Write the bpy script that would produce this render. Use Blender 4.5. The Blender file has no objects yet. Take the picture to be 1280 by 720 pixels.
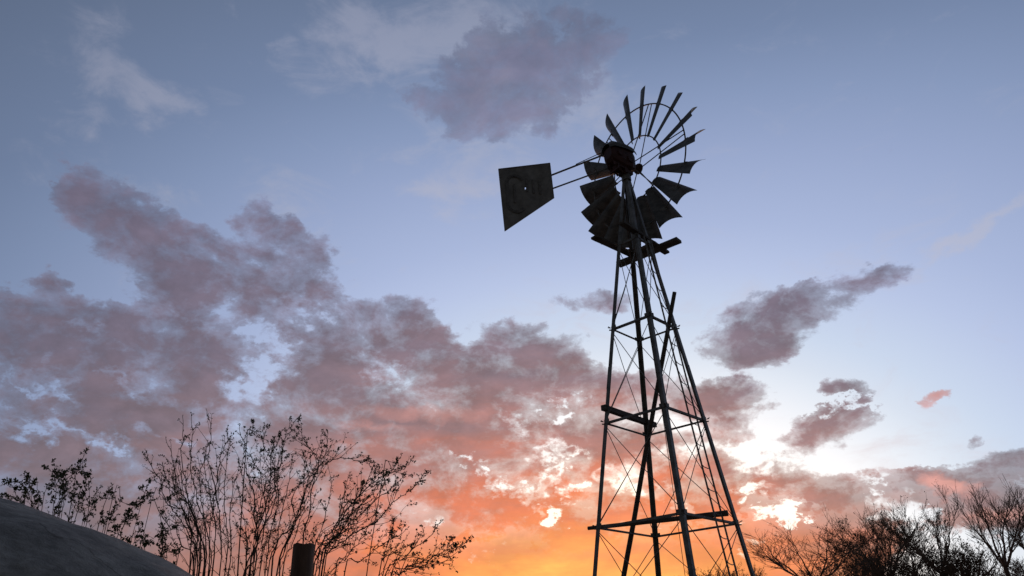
import bpy, math, random
from mathutils import Vector, Matrix, Euler, noise

scene = bpy.context.scene
COL = scene.collection
R = math.radians
GROUND = 0.0
EYE = 1.4                       # the camera stands at (0, 0, EYE); the tower's foot is about ten metres off

def lin(h):
    out = []
    for i in (0, 2, 4):
        c = int(h[i:i+2], 16) / 255
        out.append(c / 12.92 if c <= 0.04045 else ((c + 0.055) / 1.055) ** 2.4)
    return tuple(out) + (1.0,)

# ------------------------------------------------------------------ helpers
def link(o, parent=None):
    COL.objects.link(o)
    if parent is not None:
        o.parent = parent
    return o

def tag(o, label=None, cat=None, group=None, kind=None):
    if label: o['label'] = label
    if cat: o['category'] = cat
    if group: o['group'] = group
    if kind: o['kind'] = kind
    return o

def empty(name, loc, label, cat, group=None):
    o = bpy.data.objects.new(name, None)
    o.location = loc
    link(o)
    return tag(o, label, cat, group)

class MB:
    """collects faces in world space; build() links them as one mesh object"""
    def __init__(self):
        self.v = []; self.f = []
    def add(self, vs, fs):
        n = len(self.v)
        self.v.extend([tuple(p) for p in vs])
        self.f.extend([tuple(i + n for i in f) for f in fs])
    def box(self, c, ax, ay, az):
        """centre, three half-extent vectors"""
        c, ax, ay, az = Vector(c), Vector(ax), Vector(ay), Vector(az)
        vs = [c + sx*ax + sy*ay + sz*az for sz in (-1, 1) for sy in (-1, 1) for sx in (-1, 1)]
        self.add(vs, [(0,2,3,1),(4,5,7,6),(0,1,5,4),(2,6,7,3),(0,4,6,2),(1,3,7,5)])
    def bar(self, a, b, prof):
        """extrude a closed profile (list of offset vectors) from a to b"""
        a, b = Vector(a), Vector(b)
        n = len(prof)
        vs = [a + p for p in prof] + [b + p for p in prof]
        fs = [(i, (i+1) % n, n + (i+1) % n, n + i) for i in range(n)]
        fs += [tuple(range(n))[::-1], tuple(range(n, 2*n))]
        self.add(vs, fs)
    def tube(self, pts, rad, n=6, caps=True, closed=False):
        pts = [Vector(p) for p in pts]
        m = len(pts)
        if not isinstance(rad, (list, tuple)): rad = [rad] * m
        vs = []; up = None
        for i, p in enumerate(pts):
            if closed:
                t = pts[(i+1) % m] - pts[i-1]
            else:
                t = pts[min(i+1, m-1)] - pts[max(i-1, 0)]
            if t.length < 1e-9: t = Vector((0, 0, 1))
            t.normalize()
            if up is None:
                up = Vector((0, 0, 1)) if abs(t.z) < 0.9 else Vector((1, 0, 0))
            x = t.cross(up)
            if x.length < 1e-6: x = t.orthogonal()
            x.normalize(); y = x.cross(t); up = y
            for k in range(n):
                a = 2*math.pi*k/n
                vs.append(p + (x*math.cos(a) + y*math.sin(a)) * rad[i])
        fs = []
        for i in range(m if closed else m-1):
            j = (i+1) % m
            for k in range(n):
                l = (k+1) % n
                fs.append((i*n+k, i*n+l, j*n+l, j*n+k))
        if caps and not closed:
            fs.append(tuple(range(n))[::-1]); fs.append(tuple(range((m-1)*n, m*n)))
        self.add(vs, fs)
    def build(self, name, mat, parent=None, smooth=False):
        base = parent_loc(parent)
        me = bpy.data.meshes.new(name)
        me.from_pydata([(v[0]-base[0], v[1]-base[1], v[2]-base[2]) for v in self.v], [], self.f)
        me.materials.append(mat)
        if smooth:
            me.polygons.foreach_set('use_smooth', [True]*len(me.polygons))
        me.update()
        o = bpy.data.objects.new(name, me)
        return link(o, parent)

def parent_loc(p):
    l = Vector((0, 0, 0))
    while p is not None:
        l += p.location; p = p.parent
    return l

# ------------------------------------------------------------------ materials
def mat(name, build):
    m = bpy.data.materials.new(name); m.use_nodes = True
    nt = m.node_tree; nt.nodes.clear()
    out = nt.nodes.new('ShaderNodeOutputMaterial')
    b = nt.nodes.new('ShaderNodeBsdfPrincipled')
    nt.links.new(b.outputs[0], out.inputs[0])
    build(nt, b)
    return m

def noisy(nt, b, c1, c2, scale, rough=0.7, metal=0.0, bump=0.0, stretch=(1,1,1), detail=5, lo=.35, hi=.65, coord='Object'):
    N = nt.nodes; L = nt.links
    tc = N.new('ShaderNodeTexCoord'); mp = N.new('ShaderNodeMapping')
    mp.inputs['Scale'].default_value = stretch
    L.new(tc.outputs[coord], mp.inputs[0])
    no = N.new('ShaderNodeTexNoise'); no.inputs['Scale'].default_value = scale; no.inputs['Detail'].default_value = detail
    no.inputs['Roughness'].default_value = .62
    L.new(mp.outputs[0], no.inputs['Vector'])
    cr = N.new('ShaderNodeValToRGB')
    cr.color_ramp.elements[0].position = lo; cr.color_ramp.elements[1].position = hi
    cr.color_ramp.elements[0].color = c1 + (1,); cr.color_ramp.elements[1].color = c2 + (1,)
    L.new(no.outputs[0], cr.inputs[0]); L.new(cr.outputs[0], b.inputs['Base Color'])
    b.inputs['Roughness'].default_value = rough; b.inputs['Metallic'].default_value = metal
    if bump:
        bp = N.new('ShaderNodeBump'); bp.inputs['Strength'].default_value = 1; bp.inputs['Distance'].default_value = bump
        L.new(no.outputs[0], bp.inputs['Height']); L.new(bp.outputs[0], b.inputs['Normal'])
    return no

M = {}
M['steel'] = mat('weathered_galvanised_steel', lambda nt, b: noisy(nt, b, (.13,.12,.105), (.30,.28,.25), 9, .55, .35, .001))
M['rust'] = mat('rusty_steel', lambda nt, b: noisy(nt, b, (.07,.032,.02), (.16,.085,.055), 14, .8, .2, .001))
M['gear'] = mat('red_brown_gearbox_paint', lambda nt, b: noisy(nt, b, (.06,.022,.018), (.11,.038,.03), 12, .6, .1, .001))
M['blade'] = mat('dull_zinc_blade', lambda nt, b: noisy(nt, b, (.10,.093,.083), (.22,.205,.18), 6, .5, .4, .0005, stretch=(1,1,2)))
M['vane'] = mat('dull_zinc_vane', lambda nt, b: noisy(nt, b, (.19,.17,.145), (.33,.30,.26), 7, .6, .25, .0008))
M['emblem'] = mat('faded_dark_lettering', lambda nt, b: noisy(nt, b, (.13,.117,.105), (.24,.215,.19), 20, .7))
M['timber'] = mat('weathered_timber', lambda nt, b: noisy(nt, b, (.06,.048,.038), (.16,.13,.105), 5, .85, 0, .004, stretch=(1,1,8)))
M['bark'] = mat('dark_twig_bark', lambda nt, b: noisy(nt, b, (.05,.032,.026), (.12,.08,.062), 30, .9))
M['leaf'] = mat('olive_leaf', lambda nt, b: noisy(nt, b, (.06,.075,.03), (.13,.15,.07), 40, .6))
M['drybark'] = mat('bare_tree_bark', lambda nt, b: noisy(nt, b, (.14,.085,.06), (.28,.18,.13), 12, .9))
M['dryleaf'] = mat('dry_leaf', lambda nt, b: noisy(nt, b, (.06,.05,.025), (.13,.10,.05), 20, .7))
M['post'] = mat('old_post_timber', lambda nt, b: noisy(nt, b, (.09,.048,.032), (.2,.115,.075), 10, .9, 0, .006, stretch=(3,3,.5)))
M['grass'] = mat('dry_straw', lambda nt, b: noisy(nt, b, (.30,.25,.13), (.5,.43,.25), 12, .8))

def rock_mat(nt, b):
    noisy(nt, b, (.13,.112,.095), (.50,.44,.37), 1.3, .9, 0, .05, detail=9, lo=.3, hi=.7)
    N = nt.nodes; L = nt.links
    tc = N.new('ShaderNodeTexCoord')
    n2 = N.new('ShaderNodeTexNoise'); n2.inputs['Scale'].default_value = 16; n2.inputs['Detail'].default_value = 8
    n2.inputs['Roughness'].default_value = .7
    L.new(tc.outputs['Object'], n2.inputs['Vector'])
    mx = N.new('ShaderNodeMix'); mx.data_type = 'RGBA'; mx.blend_type = 'MULTIPLY'; mx.inputs[0].default_value = .75
    cr = N.new('ShaderNodeValToRGB'); cr.color_ramp.elements[0].position = .35; cr.color_ramp.elements[1].position = .6
    cr.color_ramp.elements[0].color = (.45,.45,.45,1)
    L.new(n2.outputs[0], cr.inputs[0])
    src = b.inputs['Base Color'].links[0].from_socket
    L.new(src, mx.inputs[6]); L.new(cr.outputs[0], mx.inputs[7])
    # weathered seams
    wn = N.new('ShaderNodeTexNoise'); wn.inputs['Scale'].default_value = 2.2; wn.inputs['Detail'].default_value = 6
    L.new(tc.outputs['Object'], wn.inputs['Vector'])
    av = N.new('ShaderNodeVectorMath'); av.operation = 'ADD'; L.new(tc.outputs['Object'], av.inputs[0]); L.new(wn.outputs[1], av.inputs[1])
    vo = N.new('ShaderNodeTexVoronoi'); vo.feature = 'DISTANCE_TO_EDGE'; vo.inputs['Scale'].default_value = 1.1; L.new(av.outputs[0], vo.inputs['Vector'])
    vr = N.new('ShaderNodeValToRGB'); vr.color_ramp.elements[0].position = .0; vr.color_ramp.elements[1].position = .012
    vr.color_ramp.elements[0].color = (.45,.42,.38,1); L.new(vo.outputs[0], vr.inputs[0])
    m2 = N.new('ShaderNodeMix'); m2.data_type = 'RGBA'; m2.blend_type = 'MULTIPLY'; m2.inputs[0].default_value = .9
    L.new(mx.outputs[2], m2.inputs[6]); L.new(vr.outputs[0], m2.inputs[7]); L.new(m2.outputs[2], b.inputs['Base Color'])
    bp = N.new('ShaderNodeBump'); bp.inputs['Distance'].default_value = .01
    L.new(n2.outputs[0], bp.inputs['Height'])
    L.new(b.inputs['Normal'].links[0].from_socket, bp.inputs['Normal']); L.new(bp.outputs[0], b.inputs['Normal'])
M['rock'] = mat('grey_rock', rock_mat)
M['soil'] = mat('desert_soil', lambda nt, b: noisy(nt, b, (.15,.10,.07), (.28,.20,.14), .8, .95, 0, .05, detail=10))

# ------------------------------------------------------------------ sky (world shader, laid out by bearing and elevation)
SUN_AZ, SUN_EL = 7.4, 2.5
PUFF0 = .42
THICK = [
    (-33.74, 29.51, 174.11, 4.01, 3.15, 0.8),
    (-31.49, 27.52, 171.21, 7.75, 3.42, 0.8),
    (-26.92, 26.4, -179.85, 7.5, 3.41, 0.9),
    (-24.32, 30.39, 168.69, 3.04, 2.46, 0.6),
    (-21.92, 29.58, 148.55, 3.6, 1.9, 0.7),
    (-22.19, 26.99, -178.97, 3.91, 2.34, 0.7),
    (-38.47, 24.27, -161.69, 1.92, 0.95, 0.5),
    (-28.46, 23.71, 179.74, 5.79, 2.81, 0.6),
    (-39.99, 19.76, -164.89, 6.89, 3.83, 1.0),
    (-35.85, 21.51, -179.73, 6.65, 2.62, 0.7),
    (-31.98, 20.53, 179.0, 6.54, 3.25, 0.9),
    (-28.56, 22.05, 70.59, 3.97, 3.1, 0.7),
    (-36.85, 16.76, 178.8, 10.82, 4.06, 1.0),
    (-40.27, 13.39, -173.2, 7.88, 3.81, 0.9),
    (-30.53, 17.22, 169.97, 5.57, 2.45, 0.7),
    (-34.8, 11.92, -176.32, 12.55, 3.99, 1.0),
    (-24.21, 14.66, -177.6, 11.05, 3.84, 1.0),
    (-21.04, 23.93, 47.39, 3.72, 3.21, 0.5),
    (-18.9, 21.74, -173.69, 8.2, 5.22, 1.0),
    (-15.33, 22.75, -176.28, 5.24, 4.81, 0.7),
    (-20.82, 17.61, -176.62, 9.73, 5.1, 1.0),
    (-12.08, 18.35, 170.18, 10.01, 5.32, 1.0),
    (-10.1, 21.0, 170.03, 3.55, 1.81, 0.5),
    (-15.81, 13.73, 179.75, 15.1, 5.07, 1.0),
    (-6.63, 19.42, 173.18, 7.14, 3.57, 0.9),
    (-3.38, 18.97, 177.55, 5.34, 3.54, 0.8),
    (-7.57, 14.76, 178.6, 8.84, 5.17, 1.1),
    (-4.22, 12.33, 177.88, 5.23, 2.82, 0.5),
    (-2.48, 15.69, 177.37, 3.52, 2.08, 0.6),
    (-2.0, 11.1, 177.36, 6.88, 3.33, 0.7),
    (-19.73, 5.88, 178.72, 35.47, 6.6, 1.6),
    (-1.96, 4.89, 177.55, 22.88, 6.15, 1.8),
    (-29.32, 9.66, -178.79, 15.47, 5.08, 0.8),
    (-7.32, 9.38, 177.7, 17.21, 3.28, 0.7),
    (2.12, 17.69, 175.07, 4.63, 2.61, 1.0),
    (1.24, 14.75, 175.82, 4.6, 1.71, 0.8),
    (5.29, 12.56, 175.38, 4.17, 1.66, 0.8),
    (8.07, 17.08, 172.94, 4.71, 1.92, 1.15),
    (6.94, 14.65, 179.19, 4.44, 1.4, 0.6),
    (7.12, 11.58, 175.25, 5.43, 2.18, 0.8),
    (12.4, 10.91, 169.21, 3.83, 1.49, 0.65),
    (6.73, 8.63, 176.21, 8.01, 2.96, 0.8),
    (15.26, 9.61, 175.1, 3.44, 1.74, 0.7),
    (9.08, 6.37, 176.8, 7.71, 2.85, 0.7),
    (16.37, 7.56, 175.23, 5.68, 1.99, 0.5),
    (11.95, 21.94, -172.22, 6.12, 3.13, 0.85),
    (10.12, 20.35, 170.68, 4.4, 1.93, 0.7),
    (16.11, 23.11, -171.8, 5.53, 2.12, 0.9),
    (19.77, 23.77, -173.54, 2.86, 1.09, 0.6),
    (16.2, 16.6, 170.14, 2.13, 0.96, 1.0),
    (15.26, 14.36, -172.07, 3.36, 1.69, 1.0),
    (15.69, 15.54, 171.13, 3.04, 0.37, -0.6),
    (12.2, 13.08, 173.31, 3.91, 1.29, 0.8),
    (22.65, 9.81, 177.94, 4.8, 1.44, 0.85),
    (24.85, 10.46, 171.85, 2.52, 1.14, 0.7),
    (18.3, 10.13, 173.31, 4.23, 1.41, 0.6),
    (19.62, 10.82, 172.55, 1.86, 0.55, 0.7),
    (22.9, 7.85, 173.65, 6.32, 1.89, 0.7),
    (23.05, 11.82, -154.94, 1.11, 0.56, 0.55),
    (21.18, 15.19, -177.39, 2.42, 0.76, 0.38),
    (-0.13, 25.15, 174.58, 4.16, 1.56, 0.6),
    (-3.99, 22.29, 176.71, 4.78, 1.56, 0.55),
    (-7.51, 23.35, 178.44, 3.61, 1.2, 0.45),
    (-4.01, 42.73, -165.35, 10.11, 5.55, 0.66),
    (-6.97, 40.0, 179.73, 8.2, 4.02, 0.45),
    (-21.86, 24.32, 167.04, 2.4, 1.45, -0.4),
    (-24.24, 22.23, -158.91, 1.86, 1.73, -0.5),
    (-26.01, 19.54, 57.18, 2.1, 1.77, -0.6),
    (-26.87, 17.81, -173.92, 2.7, 1.32, -0.3),
    (-27.37, 24.13, -170.5, 3.29, 1.37, -0.3),
    (-17.23, 20.52, 176.84, 1.96, 1.42, -0.5),
    (-29.51, 16.5, 175.45, 2.56, 1.3, -0.4),
    (-32.52, 18.87, 178.45, 2.47, 1.29, -0.25),
    (-39.04, 14.74, 173.47, 2.63, 0.69, -0.6),
    (-35.62, 14.22, 174.67, 2.33, 0.51, -0.5),
    (-39.56, 17.87, 166.37, 2.15, 0.71, -0.3),
    (-11.19, 13.12, 169.44, 5.23, 2.28, -0.18),
    (-4.65, 14.35, -172.59, 1.53, 0.69, -0.5),
    (-4.9, 12.59, 63.65, 1.38, 0.92, -0.6),
    (-6.17, 11.17, 64.49, 1.13, 1.03, -0.6),
    (-4.51, 9.94, -167.91, 1.39, 0.82, -1.8),
    (-10.96, 14.15, -179.96, 1.06, 0.63, -0.8),
    (-9.73, 12.98, 179.83, 0.88, 0.57, -0.7),
    (-8.46, 11.81, 169.18, 1.39, 0.68, -0.6),
    (-7.43, 16.79, -178.37, 1.19, 0.94, -0.5),
    (-3.64, 17.33, -168.2, 1.67, 0.58, -0.8),
    (-2.91, 14.1, 177.46, 1.05, 0.52, -0.7),
    (-3.22, 11.72, 177.96, 0.93, 0.51, -0.7),
    (-0.41, 12.7, 72.85, 1.36, 1.26, -0.6),
    (3.75, 13.99, 175.37, 2.27, 0.79, -0.4),
    (1.8, 11.71, 176.89, 1.48, 0.78, -0.5),
    (4.38, 9.61, 177.38, 1.33, 0.76, -0.6),
    (10.09, 13.37, 173.76, 3.74, 1.2, -0.6),
    (8.92, 10.76, 175.31, 1.6, 0.65, -0.6),
    (12.58, 8.78, -177.0, 2.05, 0.46, -0.6),
    (10.26, 10.75, 174.89, 2.11, 0.75, -0.5),
    (5.07, 8.48, 176.34, 3.27, 0.85, -0.4),
    (19.82, 8.2, 174.11, 2.27, 0.68, -0.5),
    (-16.43, 38.68, -138.34, 3.88, 2.99, -0.3),
    (-31.53, 15.0, 174.21, 2.49, 0.64, -0.5),
    (-38.67, 17.02, 171.28, 2.65, 0.46, -0.45),
    (-34.49, 18.61, 153.78, 1.86, 0.65, -0.4),
    (-36.79, 21.35, 179.54, 2.77, 0.62, -0.35),
    (10.55, 9.12, -179.81, 2.61, 0.63, -0.6),
    (16.93, 10.66, 173.98, 1.45, 0.72, -0.5),
]
VEIL = [
    (-33.21, 39.28, -110.26, 4.89, 3.57, 0.6),
    (-30.83, 37.04, -167.18, 3.83, 2.62, 0.7),
    (-35.59, 34.43, -153.16, 2.68, 1.27, 0.4),
    (-19.4, 40.95, 177.41, 5.85, 2.26, 0.35),
    (-21.57, 42.33, -174.04, 3.8, 0.93, 0.3),
    (-15.4, 44.71, 176.48, 4.74, 2.83, 0.6),
    (-11.77, 42.96, 175.77, 7.86, 3.41, 0.6),
    (-9.05, 45.8, -178.52, 11.39, 3.77, 0.6),
    (-5.31, 39.1, -178.51, 11.76, 4.04, 0.6),
    (0.16, 40.95, 144.27, 4.67, 4.47, 0.5),
    (-8.74, 35.08, -177.52, 5.97, 3.54, 0.6),
    (-10.07, 33.89, -174.57, 5.42, 1.29, 0.5),
    (24.93, 25.02, -156.24, 6.25, 1.06, 1.1),
    (18.15, 37.55, -169.5, 8.79, 0.89, 0.25),
    (19.49, 26.1, -175.21, 11.67, 3.28, 0.2),
    (-23.45, 21.44, -173.42, 6.8, 3.39, 0.3),
    (-33.16, 30.26, 174.24, 5.57, 2.23, 0.5),
    (-22.07, 30.7, 165.9, 4.73, 3.08, 0.5),
    (-3.23, 24.05, 175.67, 11.93, 3.01, 0.3),
    (11.34, 24.05, -175.77, 8.56, 2.87, 0.4),
    (19.83, 10.69, 172.44, 9.07, 3.0, 0.4),
]
PINK = [
    (21.18, 15.19, -179.57, 2.79, 1.27, 0.6),
    (21.5, 9.72, 161.83, 1.77, 0.79, 1.2),
    (23.74, 7.75, 173.7, 2.1, 0.66, 1.0),
    (-13.31, 17.48, 176.82, 5.3, 0.82, 0.5),
    (-17.45, 16.28, -179.03, 3.47, 0.52, 0.4),
]

def build_world():
    w = bpy.data.worlds.new('World'); scene.world = w; w.use_nodes = True
    nt = w.node_tree; nt.nodes.clear(); N = nt.nodes; L = nt.links
    def put(sock, v):
        if hasattr(v, 'links') or isinstance(v, bpy.types.NodeSocket): L.new(v, sock)
        else: sock.default_value = v
    def m(op, a, b=None, c=None, clamp=False):
        n = N.new('ShaderNodeMath'); n.operation = op; n.use_clamp = clamp
        put(n.inputs[0], a)
        if b is not None: put(n.inputs[1], b)
        if c is not None: put(n.inputs[2], c)
        return n.outputs[0]
    def vm(op, a, b=None, s=None):
        n = N.new('ShaderNodeVectorMath'); n.operation = op
        put(n.inputs[0], a)
        if b is not None: put(n.inputs[1], b)
        if s is not None: put(n.inputs['Scale'], s)
        return n.outputs[0] if op != 'LENGTH' else n.outputs['Value']
    def comb(x, y, z=0.0):
        n = N.new('ShaderNodeCombineXYZ'); put(n.inputs[0], x); put(n.inputs[1], y); put(n.inputs[2], z); return n.outputs[0]
    def fbm(vec, scale, detail=6, rough=.55, dist=0.0, col=False):
        n = N.new('ShaderNodeTexNoise'); L.new(vec, n.inputs['Vector'])
        n.inputs['Scale'].default_value = scale; n.inputs['Detail'].default_value = detail
        n.inputs['Roughness'].default_value = rough; n.inputs['Distortion'].default_value = dist
        return n.outputs[1] if col else n.outputs[0]
    def ramp(v, stops, interp='LINEAR'):
        n = N.new('ShaderNodeValToRGB'); cr = n.color_ramp; cr.interpolation = interp
        while len(cr.elements) > 1: cr.elements.remove(cr.elements[-1])
        cr.elements[0].position = stops[0][0]; cr.elements[0].color = stops[0][1]
        for p, c in stops[1:]:
            e = cr.elements.new(p); e.color = c
        L.new(v, n.inputs[0]); return n.outputs[0]
    def sstep(v, a, b):
        n = N.new('ShaderNodeMapRange'); n.interpolation_type = 'SMOOTHSTEP'
        L.new(v, n.inputs[0]); n.inputs[1].default_value = a; n.inputs[2].default_value = b
        return n.outputs[0]
    def mix(f, a, b, mode='MIX'):
        n = N.new('ShaderNodeMix'); n.data_type = 'RGBA'; n.blend_type = mode
        put(n.inputs[0], f); put(n.inputs[6], a); put(n.inputs[7], b); return n.outputs[2]

    tc = N.new('ShaderNodeTexCoord'); d = vm('NORMALIZE', tc.outputs['Generated'])
    sp = N.new('ShaderNodeSeparateXYZ'); L.new(d, sp.inputs[0]); x, y, z = sp.outputs
    el = m('MULTIPLY', m('ARCSINE', z), 57.29578)
    az = m('SUBTRACT', m('MULTIPLY', m('ARCTAN2', x, y), 57.29578), SUN_AZ)
    az = m('MULTIPLY', az, m('SQRT', m('SUBTRACT', 1.0, m('MULTIPLY', z, z))))
    q = comb(az, el)
    # domain warp: big billows and small curls
    ds = vm('MULTIPLY', d, (1.0, 1.0, 1.5))
    w1 = vm('SUBTRACT', fbm(ds, 9.0, 3, .5, col=True), (.5, .5, .5))
    w2 = vm('SUBTRACT', fbm(ds, 34.0, 5, .6, col=True), (.5, .5, .5))
    qw = vm('ADD', q, vm('ADD', vm('MULTIPLY', w1, (9.0, 6.0, 0)), vm('MULTIPLY', w2, (3.6, 2.4, 0))))
    qs = vm('ADD', q, vm('ADD', vm('MULTIPLY', w1, (3.0, 2.0, 0)), vm('MULTIPLY', w2, (3.0, 2.0, 0))))
    qn = vm('ADD', q, vm('ADD', vm('MULTIPLY', w1, (3.0, 2.0, 0)), vm('MULTIPLY', w2, (8.0, 5.0, 0))))
    def blobs(tab, vec):
        acc = 0.0
        for (a, e, rot, ra, rb, wt) in tab:
            mp = N.new('ShaderNodeMapping'); mp.vector_type = 'TEXTURE'
            L.new(vec, mp.inputs[0])
            mp.inputs['Location'].default_value = (a, e, 0)
            mp.inputs['Rotation'].default_value = (0, 0, R(rot))
            mp.inputs['Scale'].default_value = (ra, rb, 1)
            g = N.new('ShaderNodeTexGradient'); g.gradient_type = 'SPHERICAL'; L.new(mp.outputs[0], g.inputs[0])
            acc = m('MULTIPLY_ADD', g.outputs[1], wt, acc)
        return acc
    pos = blobs([b for b in THICK if b[5] > 0], qs)
    neg = blobs([b for b in THICK if b[5] < 0], qn)
    body = m('ADD', m('MINIMUM', pos, .64), neg)
    nz = fbm(ds, 13.0, 12, .64, .3)
    nz2 = fbm(ds, 42.0, 8, .6, .2)
    vo = N.new('ShaderNodeTexVoronoi'); vo.feature = 'F1'
    vo.inputs['Scale'].default_value = 21.0; vo.inputs['Detail'].default_value = 2.0; vo.normalize = True; vo.inputs['Roughness'].default_value = .55; vo.inputs['Lacunarity'].default_value = 2.3
    dw = vm('ADD', ds, vm('MULTIPLY', w2, (.05, .05, .05))); L.new(dw, vo.inputs['Vector'])
    puff = m('MULTIPLY', m('SUBTRACT', PUFF0, vo.outputs['Distance']), .95)
    nn = m('ADD', puff, m('ADD', m('MULTIPLY', m('SUBTRACT', nz, .5), 2.3), m('MULTIPLY', m('SUBTRACT', nz2, .5), .55)))
    gate = m('MULTIPLY', m('SUBTRACT', sstep(pos, .0, .3), 1.0), .35)
    dens = m('ADD', m('ADD', body, gate), nn)
    alpha = m('MULTIPLY', sstep(dens, .13, .46), m('SUBTRACT', 1.0, m('MULTIPLY', sstep(el, 31.0, 40.0), .30)))
    thick = sstep(dens, .20, .95)
    low = m('SUBTRACT', 1.0, sstep(el, 6.5, 14.0))
    thick = m('MAXIMUM', thick, low)
    # thin high veils
    vnz = fbm(vm('MULTIPLY', ds, (1.0, 1.0, 1.4)), 11.0, 9, .66, .6)
    vden = m('ADD', blobs(VEIL, qw), m('MULTIPLY', m('SUBTRACT', vnz, .5), 2.1))
    veil = m('MULTIPLY', sstep(vden, .10, .95), .74)
    # angular distance from the glow, flattened sideways
    def dist(kx, off=0.0):
        return m('SQRT', m('ADD', m('POWER', m('MULTIPLY', m('ABSOLUTE', m('ADD', az, off)), kx), 2.0), m('POWER', m('ABSOLUTE', m('SUBTRACT', el, SUN_EL)), 2.0)))
    ds_ = m('DIVIDE', dist(.75), 120.0)
    sky = ramp(ds_, [(p/120, lin(h)) for p, h in ((0,'ffcf80'),(5,'fff0d0'),(10,'fff3e6'),(14,'f6f3f4'),(18,'dfe6f2'),(21,'cbd8ee'),(25,'b8c5e6'),(28,'aab8dc'),(33,'98a7cc'),(37,'8798bc'),(41,'7586a8'),(47,'667592'),(60,'4b566c'),(80,'3c4250'),(110,'34343a'))])
    blown = N.new('ShaderNodeMapRange'); L.new(ds_, blown.inputs[0]); blown.inputs[1].default_value = 6/120; blown.inputs[2].default_value = 19/120
    blown.inputs[3].default_value = 1.35; blown.inputs[4].default_value = 1.0
    sky = vm('SCALE', sky, s=blown.outputs[0])
    jit = m('MULTIPLY', m('SUBTRACT', fbm(vm('MULTIPLY', d, (1, 1, 5.0)), 5.5, 7, .62), .5), 12.0)
    right = m('MULTIPLY', m('MAXIMUM', m('SUBTRACT', az, 4.0), 0.0), .35)
    right = m('ADD', right, m('MULTIPLY', m('MAXIMUM', m('SUBTRACT', -14.0, az), 0.0), .14))
    cd = m('DIVIDE', m('ADD', m('ADD', dist(.35, 2.0), right), jit), 60.0)
    cloud = ramp(cd, [(p/60, lin(h)) for p, h in ((0,'ffb84e'),(3.0,'fa9844'),(5.5,'f07e42'),(8,'e27049'),(10,'ca6e57'),(12.5,'ae716a'),(15.5,'956f72'),(19,'826c77'),(26,'75697b'),(38,'776f86'),(60,'5a5f74'))])
    # thin parts of a cloud pass more of the sky's light
    thin = mix(.62, cloud, sky)
    # relief: density a little way towards the sun, so the side facing it is brighter and the far side heavier
    tow = vm('NORMALIZE', vm('SUBTRACT', (math.sin(R(SUN_AZ)), math.cos(R(SUN_AZ)), 0.05), d))
    nzs = fbm(vm('ADD', ds, vm('MULTIPLY', tow, (.022, .022, .033))), 13.0, 8, .6, .3)
    nzl = fbm(ds, 13.0, 8, .6, .3)
    relief = m('MULTIPLY_ADD', m('SUBTRACT', nzl, nzs), 1.15, 1.0)
    relief = m('MINIMUM', m('MAXIMUM', relief, .86), 1.2)
    mott = m('ADD', .86, m('MULTIPLY', fbm(ds, 26.0, 6, .6), .22))
    ccol = mix(thick, thin, cloud)
    ccol = mix(m('MINIMUM', blobs(PINK, qs), .8, clamp=True), ccol, lin('e8a096'))
    ccol = vm('SCALE', ccol, s=m('MULTIPLY', mott, relief))
    vcol = mix(.22, ramp(ds_, [(p/120, lin(h)) for p, h in ((0,'ffe0c0'),(15,'f4e6e8'),(25,'ccd0e6'),(35,'b4bbd2'),(45,'9ca4bc'),(60,'5f6678'),(90,'3c4048'))]), cloud)
    out = mix(veil, sky, vcol)
    out = mix(alpha, out, ccol)
    side = N.new('ShaderNodeMapRange'); L.new(az, side.inputs[0]); side.interpolation_type = 'SMOOTHSTEP'
    side.inputs[1].default_value = -46; side.inputs[2].default_value = -12; side.inputs[3].default_value = .84; side.inputs[4].default_value = 1.0
    out = vm('SCALE', out, s=side.outputs[0])
    nis = N.new('ShaderNodeTexSky'); nis.sky_type = 'NISHITA'; nis.sun_disc = False
    nis.sun_elevation = R(SUN_EL); nis.sun_rotation = R(SUN_AZ); nis.altitude = 1200
    bg1 = N.new('ShaderNodeBackground'); L.new(nis.outputs[0], bg1.inputs[0]); bg1.inputs[1].default_value = 0.05 * .4
    bg2 = N.new('ShaderNodeBackground'); L.new(out, bg2.inputs[0]); bg2.inputs[1].default_value = 0.95
    ad = N.new('ShaderNodeAddShader'); L.new(bg1.outputs[0], ad.inputs[0]); L.new(bg2.outputs[0], ad.inputs[1])
    wo = N.new('ShaderNodeOutputWorld'); L.new(ad.outputs[0], wo.inputs[0])
    w.cycles.sampling_method = 'MANUAL'; w.cycles.sample_map_resolution = 512
build_world()

sun = bpy.data.lights.new('sun', 'SUN'); sun.energy = 0.35; sun.angle = R(3); sun.color = (1, .55, .3)
so = bpy.data.objects.new('sun', sun); link(so)
so.rotation_euler = Vector((math.sin(R(SUN_AZ))*math.cos(R(SUN_EL)), math.cos(R(SUN_AZ))*math.cos(R(SUN_EL)), math.sin(R(SUN_EL)))).to_track_quat('Z', 'Y').to_euler()

# ------------------------------------------------------------------ camera
cam = bpy.data.cameras.new('camera'); cam.sensor_width = 36; cam.lens = 950/1280*36; cam.clip_end = 20000; cam.clip_start = .05
co = bpy.data.objects.new('camera', cam); link(co)
_r = Vector((0.99938884, 0.01567342, -0.03124574)); _f = Vector((0, 0.89384793, 0.44837025)); _u = Vector((0.03495643, -0.44809622, 0.89330164))
mm = Matrix((( _r.x, _u.x, -_f.x, 0), (_r.y, _u.y, -_f.y, 0), (_r.z, _u.z, -_f.z, EYE), (0, 0, 0, 1)))
co.matrix_world = mm
scene.camera = co
vs = scene.view_settings
vs.view_transform = 'Standard'; vs.look = 'None'; vs.exposure = 0; vs.gamma = 1; vs.use_curve_mapping = False


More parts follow.
